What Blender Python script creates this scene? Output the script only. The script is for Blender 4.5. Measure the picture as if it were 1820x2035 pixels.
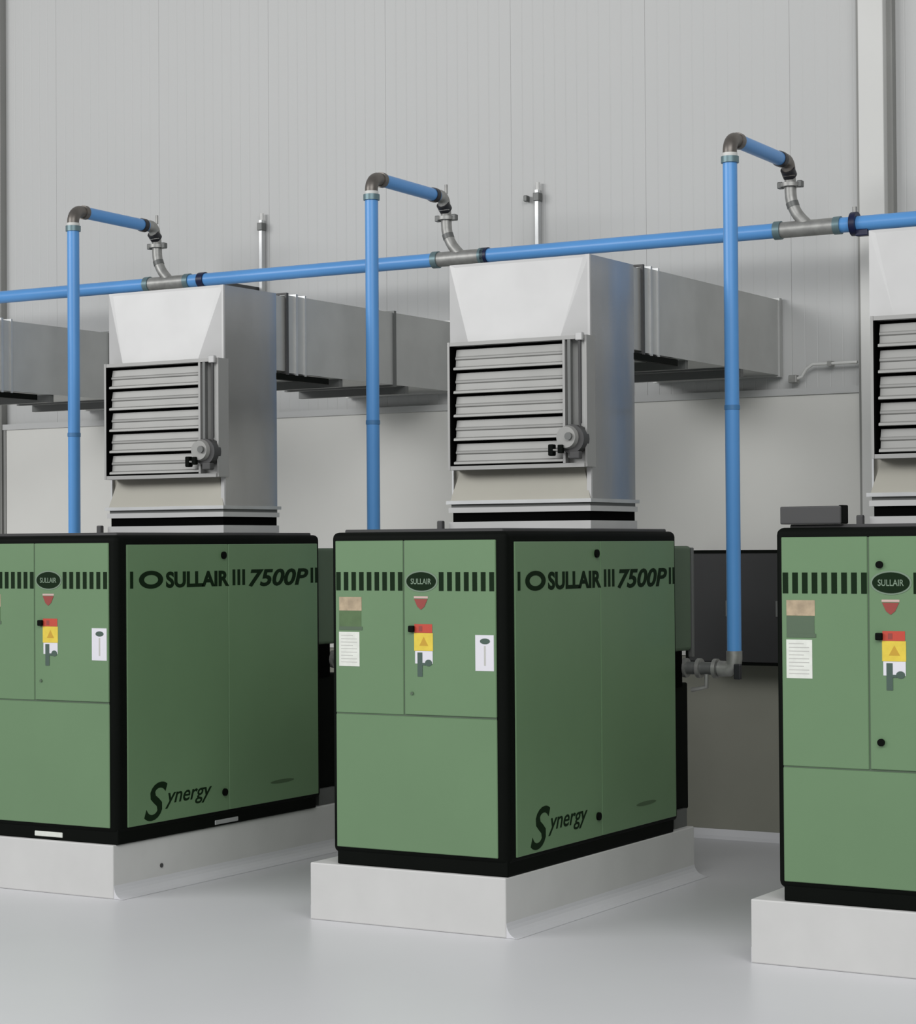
import bpy, bmesh, math, random
from mathutils import Vector, Matrix
random.seed(7)
SC = bpy.context.scene
COL = SC.collection
for o in list(bpy.data.objects):
    bpy.data.objects.remove(o)

# ------------------------------------------------------------------ camera
ZB = 0.285            # height of the plinth tops above the floor
F_PX, YAW, PITCH, ROLL = 4300.0, 0.5359, 0.0152, -0.0071
CAM = Vector((5.0749, -8.9823, 1.5843 + ZB))
fw = Vector((-math.sin(YAW)*math.cos(PITCH), math.cos(YAW)*math.cos(PITCH), math.sin(PITCH)))
rt = Vector((math.cos(YAW), math.sin(YAW), 0)); up = rt.cross(fw)
rt, up = rt*math.cos(ROLL)+up*math.sin(ROLL), -rt*math.sin(ROLL)+up*math.cos(ROLL)
cd = bpy.data.cameras.new('camera'); cam = bpy.data.objects.new('camera', cd); COL.objects.link(cam)
cd.sensor_fit = 'HORIZONTAL'; cd.sensor_width = 36; cd.lens = F_PX/1820*36
cd.clip_start = 0.1; cd.clip_end = 200
m3 = Matrix((rt, up, -fw)).transposed()
cam.matrix_world = Matrix.Translation(CAM) @ m3.to_4x4()
SC.camera = cam

# ------------------------------------------------------------------ light and exposure
SC.view_settings.view_transform = 'Standard'
SC.view_settings.look = 'None'
SC.view_settings.gamma = 1
SC.view_settings.use_curve_mapping = False
SC.view_settings.exposure = 0.0
w = bpy.data.worlds.new('hall_light'); SC.world = w; w.use_nodes = True
bg = w.node_tree.nodes['Background']
bg.inputs[0].default_value = (0.97, 0.985, 1.0, 1); bg.inputs[1].default_value = 0.27

def area(name, loc, target, sx, sy, power, color=(1, 1, 1)):
    ld = bpy.data.lights.new(name, 'AREA'); ld.shape = 'RECTANGLE'; ld.size = sx; ld.size_y = sy
    ld.energy = power; ld.color = color
    o = bpy.data.objects.new(name, ld); COL.objects.link(o); o.location = loc
    o.rotation_euler = (Vector(target)-Vector(loc)).to_track_quat('-Z', 'Y').to_euler()
    return o
area('unseen_area_light', (-9.0, -9.0, 7.0), (-0.5, 2.5, 1.8), 10, 4, 850)  # broad key out of view, from the front left
area('unseen_area_light', (4.0, -6.5, 7.0), (-0.8, 0.0, 0.4), 9, 4, 560)  # unseen fill added to brighten the right-hand cabinet sides

# ------------------------------------------------------------------ materials
MATS = {}
def mat(name, rgb, rough=0.5, metal=0.0, var=0.04, scale=3.0, bump=0.0, bscale=60.0, stretch=(1, 1, 1), spec=0.5):
    if name in MATS: return MATS[name]
    m = bpy.data.materials.new(name); m.use_nodes = True
    nt = m.node_tree; b = nt.nodes['Principled BSDF']
    b.inputs['Roughness'].default_value = rough; b.inputs['Metallic'].default_value = metal
    b.inputs['Specular IOR Level'].default_value = spec
    tc = nt.nodes.new('ShaderNodeTexCoord'); mp = nt.nodes.new('ShaderNodeMapping')
    mp.inputs['Scale'].default_value = stretch
    nt.links.new(tc.outputs['Object'], mp.inputs[0])
    n = nt.nodes.new('ShaderNodeTexNoise'); n.inputs['Scale'].default_value = scale; n.inputs['Detail'].default_value = 4
    nt.links.new(mp.outputs[0], n.inputs['Vector'])
    r = nt.nodes.new('ShaderNodeValToRGB')
    r.color_ramp.elements[0].position = 0.3; r.color_ramp.elements[1].position = 0.7
    r.color_ramp.elements[0].color = tuple(c*(1-var) for c in rgb)+(1,)
    r.color_ramp.elements[1].color = tuple(min(1, c*(1+var)) for c in rgb)+(1,)
    nt.links.new(n.outputs[0], r.inputs[0]); nt.links.new(r.outputs[0], b.inputs['Base Color'])
    if bump > 0:
        n2 = nt.nodes.new('ShaderNodeTexNoise'); n2.inputs['Scale'].default_value = bscale
        nt.links.new(mp.outputs[0], n2.inputs['Vector'])
        bp = nt.nodes.new('ShaderNodeBump'); bp.inputs['Strength'].default_value = bump; bp.inputs['Distance'].default_value = 0.01
        nt.links.new(n2.outputs[0], bp.inputs['Height']); nt.links.new(bp.outputs[0], b.inputs['Normal'])
    MATS[name] = m
    return m
M_green = mat('green_powder_coat', (0.140, 0.240, 0.125), 0.38, var=0.03, scale=2, bump=0.03, bscale=300)
M_green_d = mat('dark_green_paint', (0.085, 0.13, 0.08), 0.5)
M_black = mat('black_powder_coat', (0.004, 0.005, 0.004), 0.6, var=0.1, spec=0.05)
M_print = mat('black_print', (0.006, 0.018, 0.006), 0.6, var=0.05, spec=0.1)
M_grey_d = mat('dark_grey_metal', (0.05, 0.05, 0.05), 0.5)
M_grey_m = mat('mid_grey_metal', (0.14, 0.145, 0.14), 0.45, 0.3)
M_rubber_shade = mat('black_rubber_and_shade', (0.002, 0.002, 0.002), 0.8, spec=0.02)  # gasket rubber, also the painted dark inside the louver
M_galv = mat('galvanised_sheet', (0.56, 0.57, 0.57), 0.40, 0.6, var=0.06, scale=5, bump=0.12, bscale=3.0)
M_sheen = mat('smooth_galvanised_sheet', (0.47, 0.47, 0.465), 0.20, 0.85, var=0.06, scale=4, bump=0.25, bscale=2.5, stretch=(1, 1.5, 0.5))
M_galv_b = mat('bright_galvanised_sheet', (0.50, 0.50, 0.495), 0.45, 0.15, var=0.04, scale=4, bump=0.12, bscale=4.0)
M_duct = mat('dull_galvanised_duct', (0.50, 0.505, 0.49), 0.45, 0.4, var=0.06, scale=4, bump=0.10, bscale=3.0)
M_blade = mat('aluminium_blade', (0.31, 0.31, 0.297), 0.48, 0.2, var=0.04, scale=4)
M_frame = mat('louver_frame_metal', (0.34, 0.34, 0.33), 0.5, 0.3)
M_steel = mat('stainless_fitting', (0.34, 0.34, 0.325), 0.45, 0.55, var=0.15, scale=20)
M_fit_d = mat('dark_coupling', (0.03, 0.03, 0.035), 0.4, 0.4)
M_fit_g = mat('bronze_grey_elbow', (0.17, 0.155, 0.14), 0.4, 0.6, var=0.2, scale=15)
M_ring = mat('teal_grey_ring', (0.15, 0.23, 0.25), 0.4, 0.4)
M_blue = mat('blue_pipe_paint', (0.105, 0.325, 0.700), 0.33, var=0.03, scale=2)
M_navy = mat('navy_clamp', (0.004, 0.008, 0.045), 0.4)
M_wall = mat('white_wall_panel', (0.53, 0.535, 0.525), 0.5, var=0.012, scale=0.8)
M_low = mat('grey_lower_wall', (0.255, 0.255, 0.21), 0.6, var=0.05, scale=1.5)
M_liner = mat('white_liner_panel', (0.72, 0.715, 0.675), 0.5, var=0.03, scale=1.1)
M_column = mat('cream_column_paint', (0.66, 0.66, 0.635), 0.5, var=0.02)
M_joint_shade = mat('grey_joint_and_shade', (0.28, 0.28, 0.265), 0.5)  # liner joint, also painted shade beside the columns
M_pad = mat('white_painted_plinth', (0.60, 0.598, 0.585), 0.55, var=0.03, scale=4, bump=0.05, bscale=30)
M_floor = mat('glossy_grey_floor_coating', (0.655, 0.655, 0.675), 0.36, var=0.02, scale=0.7, bump=0.02, bscale=8)
M_lab_w = mat('white_label', (0.72, 0.74, 0.68), 0.5, var=0.05, scale=30)
M_lab_c = mat('cool_white_label', (0.72, 0.71, 0.76), 0.5, var=0.03)
M_tan = mat('tan_label', (0.42, 0.33, 0.22), 0.5, var=0.2, scale=25)
M_olive = mat('olive_label', (0.085, 0.15, 0.06), 0.5, var=0.1, scale=20)
M_red = mat('red_label', (0.50, 0.06, 0.035), 0.5)
M_dred = mat('dark_red_sign', (0.28, 0.05, 0.04), 0.5)
M_pink = mat('pale_pink_print', (0.55, 0.40, 0.36), 0.5)
M_yel = mat('yellow_label', (0.72, 0.55, 0.06), 0.5, var=0.1, scale=20)
M_ink = mat('grey_green_ink', (0.06, 0.10, 0.08), 0.5)
M_badge = mat('badge_silver_print', (0.17, 0.24, 0.17), 0.5)

# ------------------------------------------------------------------ mesh builder
class MB:
    def __init__(s): s.v = []; s.f = []; s.sm = []
    def add(s, vs, fs, smooth=False):
        n = len(s.v); s.v += [tuple(v) for v in vs]
        for f in fs: s.f.append([i+n for i in f]); s.sm.append(smooth)
        return s
    def box(s, x0, x1, y0, y1, z0, z1):
        x0, x1 = sorted((x0, x1)); y0, y1 = sorted((y0, y1)); z0, z1 = sorted((z0, z1))
        v = [(x0,y0,z0),(x1,y0,z0),(x1,y1,z0),(x0,y1,z0),(x0,y0,z1),(x1,y0,z1),(x1,y1,z1),(x0,y1,z1)]
        return s.add(v, [(0,3,2,1),(4,5,6,7),(0,1,5,4),(1,2,6,5),(2,3,7,6),(3,0,4,7)])
    def bbox(s, x0, x1, y0, y1, z0, z1, r=0.01, seg=2):
        bm = bmesh.new(); bmesh.ops.create_cube(bm, size=1)
        for v in bm.verts:
            v.co = Vector(((x0+x1)/2+v.co.x*abs(x1-x0), (y0+y1)/2+v.co.y*abs(y1-y0), (z0+z1)/2+v.co.z*abs(z1-z0)))
        bmesh.ops.bevel(bm, geom=bm.edges[:], offset=r, segments=seg, profile=0.5, affect='EDGES')
        bm.verts.index_update()
        s.add([v.co for v in bm.verts], [[v.index for v in f.verts] for f in bm.faces]); bm.free(); return s
    def tube(s, pts, r, n=20, caps=True):
        pts = [Vector(p) for p in pts]; rings = []
        rs = r if isinstance(r, (list, tuple)) else [r]*len(pts)
        prev = None
        for i, p in enumerate(pts):
            if i == 0: d = pts[1]-p
            elif i == len(pts)-1: d = p-pts[i-1]
            else: d = (pts[i+1]-p).normalized()+(p-pts[i-1]).normalized()
            d.normalize()
            if prev is None:
                a = Vector((0, 0, 1)) if abs(d.z) < 0.9 else Vector((1, 0, 0))
                u = d.cross(a).normalized()
            else:
                u = (prev-d*prev.dot(d)).normalized()
            prev = u; v = d.cross(u)
            rings.append([p+rs[i]*(math.cos(2*math.pi*k/n)*u+math.sin(2*math.pi*k/n)*v) for k in range(n)])
        vs = [q for R in rings for q in R]; fs = []
        for i in range(len(pts)-1):
            for k in range(n):
                fs.append((i*n+k, i*n+(k+1) % n, (i+1)*n+(k+1) % n, (i+1)*n+k))
        s.add(vs, fs, True)
        if caps:
            s.add(rings[0], [list(range(n))[::-1]]); s.add(rings[-1], [list(range(n))])
        return s
    def prism(s, poly, axis, a, b):
        # poly in the two other axes (cyclic order x,y,z), extruded along axis from a to b
        def P(t, q):
            if axis == 0: return (t, q[0], q[1])
            if axis == 1: return (q[0], t, q[1])
            return (q[0], q[1], t)
        n = len(poly)
        vs = [P(a, q) for q in poly]+[P(b, q) for q in poly]
        fs = [list(range(n))[::-1], [i+n for i in range(n)]]+[(i, (i+1) % n, (i+1) % n+n, i+n) for i in range(n)]
        return s.add(vs, fs)
    def build(s, name, material, parent=None, loc=(0, 0, 0), **props):
        me = bpy.data.meshes.new(name); me.from_pydata(s.v, [], s.f); me.validate()
        for p, sm in zip(me.polygons, s.sm): p.use_smooth = sm
        bm = bmesh.new(); bm.from_mesh(me); bmesh.ops.recalc_face_normals(bm, faces=bm.faces); bm.to_mesh(me); bm.free()
        me.materials.append(material)
        o = bpy.data.objects.new(name, me); COL.objects.link(o); o.location = loc
        if parent: o.parent = parent
        for k, v in props.items(): o[k] = v
        return o
def thing(name, label, cat, loc=(0, 0, 0), group=None):
    o = bpy.data.objects.new(name, None); COL.objects.link(o); o.location = loc
    o.empty_display_size = 0.1
    o['label'] = label; o['category'] = cat
    if group: o['group'] = group
    return o
def text(name, body, material, parent, face, o3, width, height, shear=0.0, offset=0.0, depth=0.0012, space=1.0):
    """Lettering as a mesh. face 'front': reads along +X on a -Y face; 'side': reads along +Y on a +X face. o3 = lower-left corner."""
    cu = bpy.data.curves.new(name, 'FONT'); cu.body = body; cu.shear = shear; cu.offset = offset; cu.extrude = 0.5
    cu.space_character = space; cu.resolution_u = 4
    t = bpy.data.objects.new(name, cu); COL.objects.link(t)
    dg = bpy.context.evaluated_depsgraph_get(); dg.update()
    me = bpy.data.meshes.new_from_object(t.evaluated_get(dg))
    bpy.data.objects.remove(t)
    xs = [v.co.x for v in me.vertices]; ys = [v.co.y for v in me.vertices]
    x0, x1, y0, y1 = min(xs), max(xs), min(ys), max(ys)
    for v in me.vertices:
        a = (v.co.x-x0)/(x1-x0)*width; b = (v.co.y-y0)/(y1-y0)*height; d = (v.co.z/0.5+1)/2*depth
        v.co = (o3[0]+a, o3[1]-d, o3[2]+b) if face == 'front' else (o3[0]+d, o3[1]+a, o3[2]+b)
    me.materials.clear(); me.materials.append(material); me.name = name
    ob = bpy.data.objects.new(name, me); COL.objects.link(ob); ob.parent = parent
    return ob
def ellipse_pts(cx, cz, rx, rz, n=40):
    return [(cx+rx*math.cos(2*math.pi*i/n), cz+rz*math.sin(2*math.pi*i/n)) for i in range(n)]

# ------------------------------------------------------------------ setting
YW, YL = 3.70, 3.655          # faces of the upper wall panels and of the lower liner
LT = 2.53+ZB                  # top of the lower liner
MB().box(-16, 14, -18, YW+0.3, -0.2, 0).build('floor', M_floor, kind='structure')
wall = MB().box(-16, 14, YW+0.02, YW+0.3, 0, 9.5).build('wall_back', M_wall, kind='structure')
PW = 1.0
x = -13.02
def rib_panel(wd):
    mb = MB(); prof = [(0, 0.02), (0, 0.0015), (0.0025, 0.0)]
    n = 12; st = (wd-0.012)/n
    for i in range(n):
        a = 0.006+i*st
        if i: prof += [(a-0.005, 0), (a-0.001, 0.0011), (a+0.001, 0.0011), (a+0.005, 0)]
    prof += [(wd-0.003, 0.0), (wd-0.0008, 0.0015), (wd-0.0008, 0.02)]
    mb.prism(prof, 2, 0, 9.5-LT)
    return mb
first = None
while x < 9:
    if first is None:
        first = rib_panel(PW).build('wall_panel', M_wall, wall, (x, YW, LT)); o = first
    else:
        o = first.copy(); COL.objects.link(o); o.parent = wall; o.location = (x, YW, LT)
    x += PW
# lower liner
for xa, xb in ((-12.5, -9.55), (-9.545, -6.53), (-6.50, -4.605), (-4.60, -1.605), (-1.60, 0.545), (0.55, 3.595), (3.60, 6.0), (6.005, 8.6)):
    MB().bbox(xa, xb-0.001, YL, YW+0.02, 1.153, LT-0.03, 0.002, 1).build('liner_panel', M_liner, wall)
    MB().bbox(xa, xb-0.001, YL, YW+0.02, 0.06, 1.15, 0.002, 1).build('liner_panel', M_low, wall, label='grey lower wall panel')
MB().box(-12.5, 8.6, YL-0.012, YW+0.02, LT-0.03, LT+0.012).build('trim_1', M_wall, kind='structure')
MB().prism([(YL-0.035, 0), (YL-0.02, 0.02), (YL, 0.06), (YW, 0.06), (YW, 0)], 0, -12.5, 8.6).build('baseboard_back', M_floor, kind='structure')
# columns in front of the wall
def column(x0, x1, name):
    o = MB().bbox(x0, x1, YL-0.085, YW+0.02, 0, 9.5, 0.006, 2).build(name, M_column, kind='structure')
    MB().box(x0-0.035, x0, YL-0.02, YW+0.02, 0, 9.5).build('shade_strip', M_joint_shade, o)  # grey strip painted for the shadow gap left of the column
    MB().box(x1, x1+0.035, YL-0.02, YW+0.02, 0, 9.5).build('shade_strip', M_joint_shade, o)  # grey strip painted for the column's shaded right flank
    return o
column(0.475, 0.635, 'trim_2')
column(-6.74, -6.565, 'trim_3')
# dark joint below the liner cap beside the left column
MB().box(-6.525, -6.50, YL-0.006, YL+0.02, 0.05, LT-0.02).build('trim_4', M_joint_shade, kind='structure')

# conduit on the wall beside the column
c = thing('wall_conduit', 'thin white conduit with a small elbow, on the wall left of the cream column', 'conduit', (0.1, YL-0.02, 2.6+ZB))
MB().tube([(-0.07, 0, 0.0), (-0.03, 0, 0.012), (0, 0, 0.06), (0.04, 0, 0.085), (0.33, 0, 0.085)], 0.010, 10).build('pipe', M_column, c)
MB().bbox(-0.115, -0.06, -0.02, 0.03, -0.025, 0.025, 0.006).build('junction_box', M_steel, c)
MB().box(0.14, 0.165, -0.014, 0.045, 0.07, 0.10).build('clip', M_steel, c)

# vertical struts standing above the ducts on the wall
for px, top, lab in ((-4.06, 3.93, 'thin grey wall strut above the duct left of the middle blue riser'),
                     (-1.80, 3.945, 'thin grey wall strut rising behind the blue pipe, between middle and right risers')):
    t = thing('wall_strut', lab, 'strut', (px, YL-0.01, 3.12+ZB), 'wall struts above the ducts')
    h = top-3.12
    MB().box(-0.012, 0.012, 0, 0.045, 0, h).build('channel', M_galv, t)
    MB().bbox(-0.022, 0.022, -0.012, 0.045, h-0.075, h-0.02, 0.004).build('bracket', M_grey_m, t)
    MB().tube([(0, 0.02, h-0.02), (0, 0.02, h+0.05)], 0.014, 10).build('end_cap', M_column, t)
    if px > -3:
        MB().bbox(-0.10, -0.075, 0.0, 0.045, h-0.07, h-0.03, 0.004).build('stud', M_grey_m, t)

# ------------------------------------------------------------------ plinths
S = 2.3772
def pad(k, lab):
    x0, x1, y0, y1, h = -1.125, 0.0, -0.018, 2.13, ZB
    t = thing('equipment_plinth', lab, 'plinth', (k*S-(0.016 if k == -1 else 0), 0, 0), 'plinths under the compressors')
    MB().bbox(x0, x1, y0, y1, 0, h-0.001, 0.006, 2).build('block', M_pad, t)
    # coved skirt running up from the floor coating
    mb = MB(); c = 0.07
    prof = [(c*(1-math.sin(a)), c*(1-math.cos(a))) for a in [i*math.pi/2/6 for i in range(7)]]
    def ring(d): return [(x0-0.001, y0+0.004), (x1+d, y0+0.004), (x1+d, y1+d), (x0-0.001, y1+d)]
    vs = []
    for d, z in prof: vs += [(p[0], p[1], z+0.001) for p in ring(d*0.9)]
    fs = []
    for i in range(6):
        for j in range(4):
            fs.append((i*4+j, i*4+(j+1) % 4, (i+1)*4+(j+1) % 4, (i+1)*4+j))
    # start of the profile is the flat end on the floor
    mb.add(vs, fs, False)
    mb.build('cove', M_floor, t)
    if k == -1:
        MB().tube([(0.0, 0.386, h-0.157), (0.006, 0.386, h-0.157)], 0.012, 10).build('anchor_hole', M_grey_d, t)
    return t
pad(-1, 'low white plinth under the left compressor, cut off by the left edge')
pad(0, 'low white plinth under the middle compressor')
pad(1, 'low white plinth under the right compressor, cut off by the right edge')

# ------------------------------------------------------------------ compressors
def bars(mb, face, a0, a1, pitch, wdt, z0, z1, pos):
    a = a0
    while a+wdt <= a1+1e-6:
        if face == 'front': mb.box(a, a+wdt, pos, pos-0.0012, z0, z1)
        else: mb.box(pos, pos+0.0012, a, a+wdt, z0, z1)
        a += pitch
def compressor(k, lab):
    t = thing('air_compressor', lab, 'compressor', (k*S, 0, ZB), 'green air compressors in a row')
    X0, X1, Y0, Y1, ZT = -1.0, 0.008, -0.004, 1.91, 1.65
    split = 0.595 if k == 1 else 0.752
    # base skid
    MB().bbox(-0.975, 0.0, 0.004, 1.86, 0, 0.085, 0.006, 2).build('base_skid', M_black, t)
    if k == -1:
        s1 = MB().bbox(-0.585, -0.385, 0.001, 0.02, 0.014, 0.044, 0.004, 1).build('forklift_slot', M_lab_w, t, label='pale forklift slot in the base')  # pale block paints the glint in the slot
        MB().bbox(-0.012, 0.0025, 0.85, 1.07, 0.010, 0.036, 0.003, 1).build('forklift_slot', M_galv, t)  # side slot, its glint painted as bright metal
    # cabinet frame with rounded corners
    bm = bmesh.new(); bmesh.ops.create_cube(bm, size=1)
    for v in bm.verts:
        v.co = Vector(((X0+X1)/2+v.co.x*(X1-X0), (Y0+Y1)/2+v.co.y*(Y1-Y0), (0.055+ZT)/2+v.co.z*(ZT-0.055)))
    bmesh.ops.bevel(bm, geom=bm.edges[:], offset=0.032, segments=4, profile=0.5, affect='EDGES')
    bm.verts.index_update()
    mb = MB(); mb.add([v.co for v in bm.verts], [[v.index for v in f.verts] for f in bm.faces], True); bm.free()
    mb.build('frame', M_black, t)
    MB().bbox(-0.95, -0.04, 0.05, 1.88, ZT-0.01, ZT+0.014, 0.005, 1).build('top_panel', M_grey_d, t)
    fy = Y0-0.006; D = 0.0125
    # front panels
    MB().box(-0.966, -0.049, Y0-0.0015, Y0+0.003, 0.09, 1.606).build('panel_backing', M_green_d, t)
    MB().box(X1-0.003, X1+0.001, 0.072, 1.866, 0.088, 1.596).build('panel_backing', M_green_d, t)
    zt, zb, xl, xr, xs = 1.608, 0.088, -0.968, -0.047, -0.566
    MB().bbox(xl, xr, fy, fy+D, zb, split-0.004, 0.003, 1).build('front_panel', M_green, t)
    pl = MB().bbox(xl, xs-0.004, fy, fy+D, split+0.003, zt, 0.003, 1).build('front_panel', M_green, t)
    pd = MB().bbox(xs+0.004, xr, fy-0.003, fy+D, split+0.006, zt, 0.003, 1).build('front_door', M_green, t)
    # side panels (right-hand side), joint at 0.97
    sx = X1+0.006
    ps = MB().bbox(sx-D, sx, 0.07, 0.968, 0.086, 1.598, 0.003, 1).build('side_panel', M_green, t)
    ps2 = MB().bbox(sx-D, sx, 0.972, 1.868, 0.086, 1.598, 0.003, 1).build('side_panel', M_green, t)
    # left-hand side panels
    for a, b in ((0.07, 0.968), (0.972, 1.868)):
        MB().bbox(X0-0.006, X0-0.006+D, a, b, 0.086, 1.598, 0.003, 1).build('side_panel', M_green, t)
    # front stripes
    z0, z1 = 1.362, 1.453
    if k == 1: z0, z1 = 1.36, 1.452
    mb = MB(); bars(mb, 'front', -0.962, -0.571, 0.0455, 0.026, z0, z1, fy-0.0002)
    mb.build('stripe_print', M_print, t)
    mb = MB(); bars(mb, 'front', -0.362, -0.05, 0.0470, 0.026, z0, z1, fy-0.0032)
    mb.build('stripe_print', M_print, t)
    # oval badge on the door
    fd = fy-0.003; bx, bz = -0.462, 1.408
    bd = MB().prism(ellipse_pts(bx, bz, 0.093, 0.052), 1, fd-0.002, fd).build('badge', M_badge, t, label='silver rimmed oval badge')
    MB().prism(ellipse_pts(bx, bz, 0.084, 0.045), 1, fd-0.004, fd-0.0018).build('badge_face', M_print, bd)
    text('badge_lettering', 'SULLAIR', M_badge, bd, 'front', (bx-0.058, fd-0.004, bz-0.014), 0.116, 0.028, offset=0.01, depth=0.001)
    # red sign below the badge
    sg = MB().prism([(-0.505, 1.335), (-0.425, 1.335), (-0.425, 1.325), (-0.505, 1.325)], 1, fd-0.0015, fd).build('warning_strip', M_pink, t)
    MB().prism([(-0.503, 1.322), (-0.427, 1.322), (-0.445, 1.285), (-0.465, 1.270), (-0.485, 1.285)], 1, fd-0.0022, fd).build('warning_sign', M_dred, t, label='dark red down-pointing warning sign')
    # control stickers
    MB().bbox(-0.532, -0.500, fd-0.018, fd, 1.160, 1.192, 0.005).build('latch', M_black, t)
    st = MB().box(-0.503, -0.402, fd-0.0014, fd, 1.158, 1.200).build('warning_label', M_red, t, label='red part of the warning label')
    MB().box(-0.478, -0.458, fd-0.0022, fd-0.0012, 1.165, 1.190).build('label_print', M_dred, st)
    st = MB().box(-0.505, -0.398, fd-0.0014, fd, 1.070, 1.157).build('warning_label', M_yel, t, label='yellow part of the warning label')
    MB().prism([(-0.475, 1.095), (-0.425, 1.095), (-0.45, 1.138)], 1, fd-0.002, fd-0.0012).build('label_print', mat('ochre_print', (0.55, 0.33, 0.03), 0.5), st)
    st = MB().box(-0.500, -0.400, fd-0.0014, fd, 1.008, 1.069).build('warning_label', M_lab_c, t, label='white part of the warning label')
    mb = MB(); mb.box(-0.486, -0.458, fd-0.0024, fd-0.0002, 0.945, 1.062); mb.box(-0.458, -0.44, fd-0.0024, fd-0.0002, 1.0, 1.012)
    mb.prism(ellipse_pts(-0.423, 1.012, 0.020, 0.016, 14), 1, fd-0.0026, fd-0.0002)
    mb.build('label_print', M_ink, st)
    # left stickers
    MB().box(-0.945, -0.812, fy-0.0014, fy, 1.262, 1.330).build('information_label', M_tan, t, label='tan label')
    ol = MB().box(-0.945, -0.815, fy-0.0014, fy, 1.180, 1.260).build('information_label', M_olive if k < 1 else M_green_d, t, label='olive green label')
    MB().box(-0.945, -0.808, fy-0.0022, fy-0.0005, 1.166, 1.183).build('label_print', M_green_d, ol)
    wl = MB().box(-0.947, -0.826, fy-0.0014, fy, 0.986, 1.156).build('information_label', M_lab_w, t, label='white label')
    mb = MB()
    for i in range(9): mb.box(-0.935, -0.935+(0.095 if i % 3 else 0.07), fy-0.0019, fy-0.0012, 1.137-i*0.0165, 1.140-i*0.0165)
    mb.build('label_print', mat('faint_grey_print', (0.50, 0.50, 0.47), 0.5), wl)
    # right white label
    wl = MB().box(-0.160, -0.058, fd-0.0014, fd, 0.980, 1.152).build('information_label', M_lab_c, t, label='white label with a dark oval')
    MB().prism(ellipse_pts(-0.106, 1.122, 0.028, 0.014, 20), 1, fd-0.002, fd-0.0012).build('label_print', M_ink, wl)
    MB().box(-0.112, -0.102, fd-0.002, fd-0.0012, 1.005, 1.10).build('label_print', mat('faint_grey_print', (0, 0, 0)), wl)
    # locks
    if k == 1:
        for z in (1.486, 0.719):
            MB().tube([(-0.512, fd, z), (-0.512, fd-0.012, z)], 0.016, 16).build('door_lock', M_black, pd)
    else:
        MB().tube([(-0.518, fd, 0.862), (-0.518, fd-0.006, 0.862)], 0.008, 12).build('door_lock', M_green_d, pd)
    for z in (1.535, 0.19):
        MB().tube([(sx, 0.922, z), (sx+0.012, 0.922, z)], 0.021, 16).build('panel_lock', M_black, ps)
    # side lettering
    for a, b in ((0.095, 0.160), (1.010, 1.15), (1.795, 1.868)):
        mb = MB(); bars(mb, 'side', a, b, 0.0468, 0.026, z0, z1, sx); mb.build('stripe_print', M_print, t)
    cy, cz = 0.273, 1.407
    ri = MB(); o_, i_ = ellipse_pts(cy, cz, 0.104, 0.049, 36), ellipse_pts(cy, cz, 0.060, 0.026, 36)
    vs = [(sx+0.0012, a, b) for a, b in o_]+[(sx+0.0012, a, b) for a, b in i_]
    ri.add(vs, [(i, (i+1) % 36, 36+(i+1) % 36, 36+i) for i in range(36)])
    ri.build('side_emblem', M_print, t)
    text('side_lettering', 'SULLAIR', M_print, t, 'side', (sx, 0.402, 1.359), 0.575, 0.090, offset=0.040)
    text('side_lettering', '7500P', M_print, t, 'side', (sx, 1.165, 1.350), 0.605, 0.102, shear=0.22, offset=0.030)
    text('side_lettering', 'S', M_print, t, 'side', (sx, 0.205, 0.100), 0.20, 0.205, shear=0.35, offset=0.012)
    text('side_lettering', 'ynergy', M_print, t, 'side', (sx, 0.385, 0.152), 0.42, 0.085, shear=0.3, offset=0.01)
    MB().prism(ellipse_pts(1.49, 0.198, 0.12, 0.011, 24), 0, sx, sx+0.001).build('side_print', mat('faded_print', (0.06, 0.11, 0.05), 0.5), t)
    # rear module with pipe recess
    MB().bbox(-0.93, -0.035, 1.915, 2.20, 0.98, 1.57, 0.02, 3).build('rear_housing', M_green_d, t, label='dark green rear housing')
    MB().bbox(-0.93, -0.06, 1.915, 2.19, 0.09, 0.80, 0.01, 2).build('rear_housing', M_black, t, label='black lower rear housing')
    MB().bbox(-0.06, -0.030, 2.20, 2.225, 0.94, 1.56, 0.004, 1).build('rear_post', M_grey_m, t)
    MB().bbox(-0.93, -0.045, 1.90, 2.09, 0.78, 1.0, 0.005, 1).build('rear_recess', M_rubber_shade, t)
    for xx in (-0.90, -0.09): MB().box(xx, xx+0.05, 1.95, 2.12, 0.0, 0.10).build('rear_foot', M_grey_m, t)
    return t
compressor(-1, 'green compressor cabinet at the left, with pale forklift slots in its black base')
compressor(0, 'green compressor cabinet in the middle, whole front and lettered side in view')
compressor(1, 'green compressor cabinet at the right edge, with a dark box on top')
bt = thing('control_box', 'dark grey flat box on top of the right compressor', 'box', (S, 0, ZB+1.65))
MB().bbox(-0.985, -0.70, 0.02, 0.11, 0.015, 0.094, 0.006, 2).build('housing', M_grey_d, bt)
MB().bbox(-0.715, -0.694, 0.03, 0.10, 0.015, 0.098, 0.004, 1).build('end_plate', M_black, bt)

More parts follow.
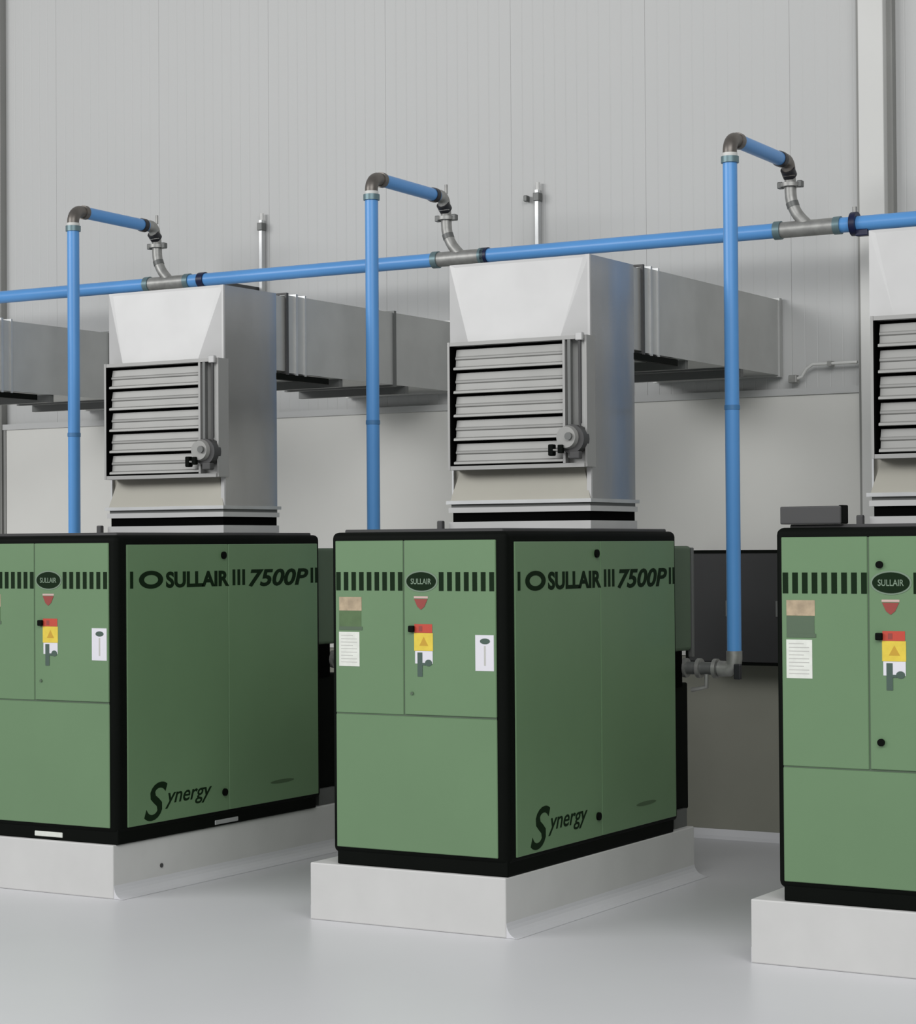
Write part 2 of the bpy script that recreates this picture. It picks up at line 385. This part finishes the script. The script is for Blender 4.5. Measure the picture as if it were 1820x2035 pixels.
# ------------------------------------------------------------------ ductwork
def duct_run(t):
    x0, x1, z0, z1 = -0.94, -0.09, 2.63, 3.10
    MB().box(x0, x1, 1.72, YW, z0, z1).build('duct_section', M_duct, t)
    MB().box(x0+0.008, x1-0.008, 1.60, 1.72, z0+0.01, z1-0.01).build('flexible_connector', M_duct, t)
    for y, wd, m in ((1.690, 0.022, M_grey_d), (1.79, 0.02, M_galv), (1.885, 0.014, M_galv), (2.90, 0.026, M_grey_m), (YW-0.06, 0.04, M_duct)):
        e = 0.012 if y > 1.6 else 0.02
        mb = MB()
        mb.box(x0-e, x0, y, y+wd, z0-e, z1+e); mb.box(x1, x1+e, y, y+wd, z0-e, z1+e)
        mb.box(x0, x1, y, y+wd, z0-e, z0); mb.box(x0, x1, y, y+wd, z1, z1+e)
        mb.build('duct_flange', m, t)
    MB().box(x1-0.03, x1+0.004, 1.60, 2.15, z0-0.045, z0-0.008).build('support_angle', M_black, t)
    MB().box(x0, x1-0.02, 2.30, 2.34, z0-0.05, z0-0.0).build('support_rail', M_grey_m, t)
    MB().box(x0, x1-0.0, 3.05, 3.09, z0-0.05, z0-0.0).build('support_rail', M_grey_m, t)
def ductwork(k, lab, tower=True):
    t = thing('exhaust_duct', lab, 'duct', (k*S, 0, ZB), 'galvanised exhaust ducts')
    duct_run(t)
    if not tower: return t
    x0, x1, y0, y1, z1 = -0.94, -0.09, 1.075, 1.60, 3.10
    # collar, gasket and flanges
    MB().box(-0.945, -0.085, 1.06, 1.61, 1.665, 1.708).build('base_collar', M_galv_b, t)
    MB().box(-0.925, -0.095, 1.07, 1.60, 1.706, 1.757).build('gasket', M_rubber_shade, t, label='black gasket strip')
    MB().box(-0.945, -0.083, 1.055, 1.612, 1.757, 1.785).build('lower_flange', M_galv_b, t)
    MB().box(-0.935, -0.092, 1.068, 1.602, 1.785, 1.803).build('flange_joint', M_grey_m, t)
    MB().box(-0.955, -0.075, 1.045, 1.62, 1.803, 1.822).build('lower_flange', M_galv, t)
    # tower: right side, left side, rear, top
    zb = 1.815
    mb = MB(); mb.box(x1-0.01, x1, y0+0.01, y1, zb, z1); mb.build('side_sheet', M_sheen, t)
    mb = MB(); mb.box(x0, x0+0.01, y0+0.01, y1, zb, z1); mb.build('side_sheet', M_galv, t)
    mb = MB(); mb.box(x0+0.01, x1-0.01, y1-0.01, y1, zb, z1); mb.build('rear_sheet', M_galv, t)
    mb = MB(); mb.box(x0+0.01, x1-0.01, y0+0.01, y1, z1-0.01, z1); mb.build('top_sheet', M_galv_b, t)
    # corner standing seam
    MB().box(x1-0.022, x1+0.003, y0-0.003, y0+0.012, zb, z1).build('corner_seam', M_galv_b, t)
    # folded front sheet above the louver
    zl, zlb = 2.672, 1.985
    xa, xb = x0+0.14, x1-0.15
    yo = y0-0.045
    v = [(x0, y0, z1), (x1, y0, z1), (x0, y0, zl), (xa, yo, zl), (xb, yo, zl), (x1, y0, zl), (x0, y0+0.012, z1), (x1, y0+0.012, z1), (x1, y0+0.012, zl), (x0, y0+0.012, zl),
         (x0+0.035, y0-0.004, z1-0.015), (x1-0.035, y0-0.004, z1-0.015)]
    f = [(0, 10, 3, 2), (0, 1, 11, 10), (10, 11, 4, 3), (1, 5, 4, 11), (0, 2, 9, 6), (1, 7, 8, 5), (6, 9, 8, 7), (0, 6, 7, 1), (2, 3, 4, 5, 8, 9)]
    MB().add(v, f).build('front_sheet', M_galv_b, t)
    # lower front sheet, spreading to the flange
    v = [(x0+0.055, y0+0.02, zlb+0.02), (x1-0.05, y0+0.02, zlb+0.02), (x1, y0-0.01, 1.822), (x0, y0-0.01, 1.822), (x0, y0+0.03, zlb+0.02), (x1, y0+0.03, zlb+0.02), (x1, y0+0.03, 1.822), (x0, y0+0.03, 1.822)]
    MB().add(v, [(0, 3, 2, 1), (0, 4, 7, 3), (1, 2, 6, 5), (4, 5, 6, 7), (0, 1, 5, 4), (3, 7, 6, 2)]).build('lower_sheet', mat('warm_galvanised_sheet', (0.33, 0.32, 0.275), 0.5, 0.2), t)
    # louver damper
    lx0, lx1, ly = -0.905, -0.070, 0.985
    bx = lx0+0.036
    yb = y0+0.02
    for nm, bxs in (('left', (lx0, lx0+0.014, ly, yb, zlb, zl)), ('right', (lx1-0.012, lx1, ly+0.012, yb, zlb+0.001, zl-0.001)),
                    ('mid', (-0.206, -0.192, ly+0.001, yb, zlb+0.022, zl-0.022)), ('top', (lx0+0.0142, lx1-0.0122, ly+0.002, yb, zl-0.021, zl-0.001)),
                    ('bottom', (lx0+0.0142, lx1-0.0122, ly+0.002, yb, zlb, zlb+0.021))):
        MB().box(*bxs).build('louver_frame', M_frame, t)
    MB().box(lx0+0.0142, lx0+0.022, ly+0.001, y0-0.02, zlb+0.022, zl-0.022).build('jamb_shade', M_rubber_shade, t)  # black strip painting the left jamb recess as shade
    MB().box(lx0+0.01, -0.195, y0-0.02, y0+0.01, zlb+0.01, zl-0.01).build('louver_shade_plate', M_rubber_shade, t)  # black plate painting the shade in the gaps around the blades
    MB().box(-0.195, lx1-0.008, y0-0.035, y0+0.01, zlb+0.005, zl-0.01).build('actuator_plate', M_duct, t)
    n = 5; zA, zB_ = zl-0.030, zlb+0.024; ph = (zA-zB_)/n
    prof = [(0.056, ph*0.45), (0.040, ph*0.43), (0.032, ph*0.14), (0.026, ph*0.09), (0.026, ph*0.02), (0.034, -ph*0.03), (0.030, -ph*0.29), (0.006, -ph*0.35), (0.004, -ph*0.44), (0.012, -ph*0.46), (0.040, -ph*0.42), (0.056, -ph*0.2)]
    b0 = None
    for i in range(n):
        zc = zA-ph*(i+0.5)
        if b0 is None:
            b0 = MB().prism([(a, b) for a, b in prof], 0, bx, -0.208).build('louver_blade', M_blade, t, (0, ly-0.002, zc))
        else:
            o = b0.copy(); COL.objects.link(o); o.parent = t; o.location = (0, ly-0.002, zc)
    # linkage bars
    MB().box(-0.178, -0.160, ly+0.004, ly+0.03, zlb+0.05, zl-0.02).build('linkage_bar', M_grey_m, t)
    MB().tube([(-0.105, ly+0.005, 2.21), (-0.105, ly+0.005, zl-0.005)], 0.009, 12).build('linkage_rod', M_grey_d, t)
    MB().bbox(-0.125, -0.085, ly-0.012, ly+0.02, zl-0.03, zl+0.012, 0.004, 1).build('linkage_clevis', M_galv_b, t)
    # actuator
    cx, cz = -0.150, 2.130
    a = MB().tube([(cx+0.01, ly+0.03, cz), (cx+0.01, ly-0.035, cz)], 0.075, 28).build('actuator', M_grey_d, t, label='dark round damper actuator')
    MB().tube([(cx-0.008, ly-0.03, cz+0.008), (cx-0.008, ly-0.06, cz+0.008)], [0.064, 0.055], 28).build('actuator_cover', M_blade, a)
    MB().tube([(cx+0.012, ly-0.058, cz+0.012), (cx+0.012, ly-0.075, cz+0.012)], 0.020, 14).build('actuator_shaft', M_grey_m, a)
    MB().bbox(cx-0.125, cx-0.095, ly-0.04, ly, cz-0.085, cz-0.025, 0.006).build('knob', M_black, a)
    MB().bbox(cx-0.050, cx-0.020, ly-0.075, ly-0.05, cz-0.075, cz-0.030, 0.005).build('knob', M_black, a)
    MB().bbox(cx+0.005, cx+0.065, ly-0.05, ly-0.01, cz-0.105, cz-0.065, 0.006).build('bracket', M_grey_d, a)
    MB().tube([(cx-0.10, ly-0.03, cz-0.055), (cx-0.03, ly-0.05, cz-0.06)], 0.006, 8).build('crank_arm', M_steel, a)
    MB().tube([(cx+0.045, ly-0.0, cz+0.06), (cx+0.045, ly+0.004, cz+0.14)], 0.007, 8).build('crank_arm', M_grey_d, a)
    # lug beside the collar
    MB().bbox(-1.0, -0.965, 1.02, 1.05, 1.665, 1.715, 0.006).build('lifting_lug', M_grey_d, t)
    return t
ductwork(-2, 'galvanised duct running to the wall at the left edge behind the left blue riser', tower=False)
ductwork(-1, 'galvanised duct with louvered tower on top of the left compressor')
ductwork(0, 'galvanised duct with louvered tower on top of the middle compressor')
ductwork(1, 'galvanised louvered duct tower on the right compressor, cut off by the right edge')

# ------------------------------------------------------------------ compressed air pipework
HY, HZ = 3.02, 3.437
def arc(c, r, a0, a1, plane, n=8):
    out = []
    for i in range(n+1):
        a = math.radians(a0+(a1-a0)*i/n)
        u, v = r*math.cos(a), r*math.sin(a)
        out.append({'yz': (c[0], c[1]+u, c[2]+v), 'xz': (c[0]+u, c[1], c[2]+v)}[plane])
    return out
def air_drop(k, lab):
    t = thing('air_drop_pipe', lab, 'pipe', ((k+1)*S, 0, ZB), 'blue risers to the header pipe')
    X, Y, R = -2.125, 2.13, 0.0405
    MB().tube([(X, Y, 0.93), (X, Y, 3.735)], R, 24).build('riser_pipe', M_blue, t)
    MB().tube([(X, Y, 2.325), (X, Y, 2.350)], R+0.0035, 24).build('pipe_joint', mat('deep_blue_joint', (0.06, 0.20, 0.42), 0.4), t)
    MB().tube([(X, Y, 3.700), (X, Y, 3.735)], R+0.010, 24).build('coupling_ring', M_ring, t)
    MB().tube([(X, Y, 3.735), (X, Y, 3.755)], R+0.002, 24).build('coupling_sleeve', M_column, t)
    MB().tube([(X, Y, 3.75)]+arc((X, Y+0.075, 3.765), 0.075, 180, 90, 'yz')+[(X, Y+0.11, 3.84)], 0.040, 20).build('elbow', M_fit_g, t)
    MB().tube([(X, Y+0.095, 3.84), (X, Y+0.13, 3.84)], 0.047, 20).build('coupling_ring', M_fit_g, t)
    MB().tube([(X, Y+0.10, 3.84), (X, 2.90, 3.832)], R, 24).build('cross_pipe', M_blue, t)
    MB().tube([(X, 2.845, 3.832), (X, 2.885, 3.832)], 0.047, 20).build('coupling_ring', M_fit_d, t)
    MB().tube([(X, 2.90, 3.832)]+arc((X, 2.94, 3.78), 0.056, 90, 20, 'yz', 5)+[(X, 3.0, 3.75)], 0.040, 20).build('elbow', M_fit_g if k == 0 else M_steel, t)
    MB().tube([(X, 2.975, 3.79), (X, 3.015, 3.755)], 0.043, 20).build('coupling_ring', M_fit_d, t)
    MB().tube([(X, HY-0.01, 3.775), (X, HY, 3.70)], 0.034, 18).build('neck', M_steel, t)
    fl = MB().tube([(X, HY, 3.690), (X, HY, 3.712)], 0.060, 24).build('flange', M_steel, t)
    for s in (-1, 1):
        MB().bbox(X+s*0.062-0.016, X+s*0.062+0.016, HY-0.02, HY+0.02, 3.683, 3.722, 0.004, 1).build('clamp_ear', M_grey_m, fl)
    if k != 0:
        MB().tube([(X-0.0, HY, 3.86), (X-0.0, HY, 3.92)], 0.010, 10).build('vent_stub', M_steel, t)
    r = 0.24
    pts = [(X, HY, 3.70), (X, HY, 3.66)]+[(X+r*(1-math.cos(a)), HY, 3.66-r*math.sin(a)) for a in [math.radians(45*i/6) for i in range(1, 7)]]
    e = Vector(pts[-1]); d = Vector((1, 0, -1)).normalized()
    pts += [tuple(e+d*0.07), (e.x+(e.z-HZ)*1.0, HY, HZ)]
    MB().tube(pts, 0.035, 20).build('branch_pipe', M_steel, t)
    MB().tube([pts[3], pts[4]], 0.0375, 20).build('weld_band', M_grey_m, t)
    # outlet at the compressor's rear
    z = 0.885
    o = MB().tube([(X, Y, 0.985), (X, Y, 0.94), (X-0.005, Y, 0.905), (X-0.035, Y, z), (X-0.09, Y, z)], 0.045, 18).build('lower_elbow', M_steel, t)
    MB().tube([(X-0.085, Y, z), (X-0.33, Y, z)], 0.036, 18).build('outlet_pipe', M_grey_m, t)
    for xx in (-0.10, -0.20, -0.285):
        MB().tube([(X+xx, Y, z), (X+xx-0.022, Y, z)], 0.055, 18).build('outlet_flange', M_steel, t)
    MB().tube([(X-0.15, Y-0.045, z-0.03), (X-0.15, Y-0.045, z-0.10), (X-0.24, Y-0.045, z-0.12)], 0.013, 10).build('drain_pipe', M_steel, t)
    MB().bbox(X+0.015, X+0.055, Y-0.05, Y-0.02, z-0.055, z+0.03, 0.006).build('drain_valve', M_fit_d, t)
    return t
air_drop(-2, 'blue riser pipe at the left, coming up behind the left compressor')
air_drop(-1, 'blue riser pipe in the middle, coming up behind the middle compressor')
air_drop(0, 'blue riser pipe at the right, in the gap between middle and right compressors')

h = thing('header_pipe', 'long blue header pipe running across the wall above the ducts', 'pipe', (0, HY, HZ+ZB))
RH = 0.045
mains = [(-9.0, -4.572), (-4.245, -4.09), (-4.09, -2.195), (-1.868, -1.826), (-1.826, 0.182), (0.525, 0.653), (0.653, 5.5)]
for a, b in mains:
    MB().tube([(a, 0, 0), (b, 0, 0)], RH, 24).build('pipe_length', M_blue, h)
for i, a in enumerate((-4.572, -2.195, 0.182)):
    b = a+0.335+(0.02 if i == 2 else 0)
    wy = MB().tube([(a-0.01, 0, 0), (b+0.01, 0, 0)], RH+0.003, 24).build('tee_fitting', M_steel, h, label='grey metal tee fitting')
    MB().tube([(a-0.03, 0, 0), (a+0.012, 0, 0)], RH+0.010, 24).build('coupling_ring', M_ring, wy)
    MB().tube([(b-0.012, 0, 0), (b+0.03, 0, 0)], RH+0.008, 24).build('coupling_ring', M_ring, wy)
for i, (cx, r) in enumerate(((-4.10, 0.053), (-1.832, 0.053), (0.650, 0.070))):
    cl = MB().tube([(cx-0.026+(0.004*i), 0, 0), (cx+0.026-(0.004*i), 0, 0)], r, 24).build('pipe_clamp', M_navy, h, label='navy black pipe clamp')
    hy = 0.45 if i == 2 else 0.10
    MB().box(cx-0.012, cx+0.012, 0.02, YW-HY-0.0, -0.012, 0.012).build('clamp_arm', M_grey_d, cl)
    if i == 2:
        MB().bbox(cx+0.01, cx+0.085, -0.03, 0.02, -0.075, -0.035, 0.006).build('clamp_bolt', M_navy, cl)
        MB().tube([(cx, 0, 0.05), (cx, 0, 0.10)], 0.014, 12).build('clamp_stud', M_steel, cl)

# ------------------------------------------------------------------ black wall cabinet in the gap
t = thing('wall_cabinet', 'black steel cabinet low on the wall, in the gap behind the right blue riser', 'cabinet', (-0.62, YL, ZB+0.83))
MB().bbox(0, 1.05, -0.28, -0.0, 0, 0.71, 0.006, 1).build('housing', M_black, t)
for i, (a, b) in enumerate(((0.03, 0.33), (0.36, 0.66), (0.69, 1.02))):
    d = MB().bbox(a, b, -0.292, -0.278, 0.02, 0.69, 0.004, 1).build('door', mat('charcoal_door', (0.022, 0.022, 0.023), 0.45), t)
    MB().bbox(b-0.045, b-0.03, -0.305, -0.29, 0.30, 0.40, 0.003, 1).build('door_handle', M_grey_m, d)
MB().box(0.33, 0.36, -0.30, -0.27, 0.0, 0.71).build('door_post', M_grey_d, t)
bpy.context.view_layer.update()
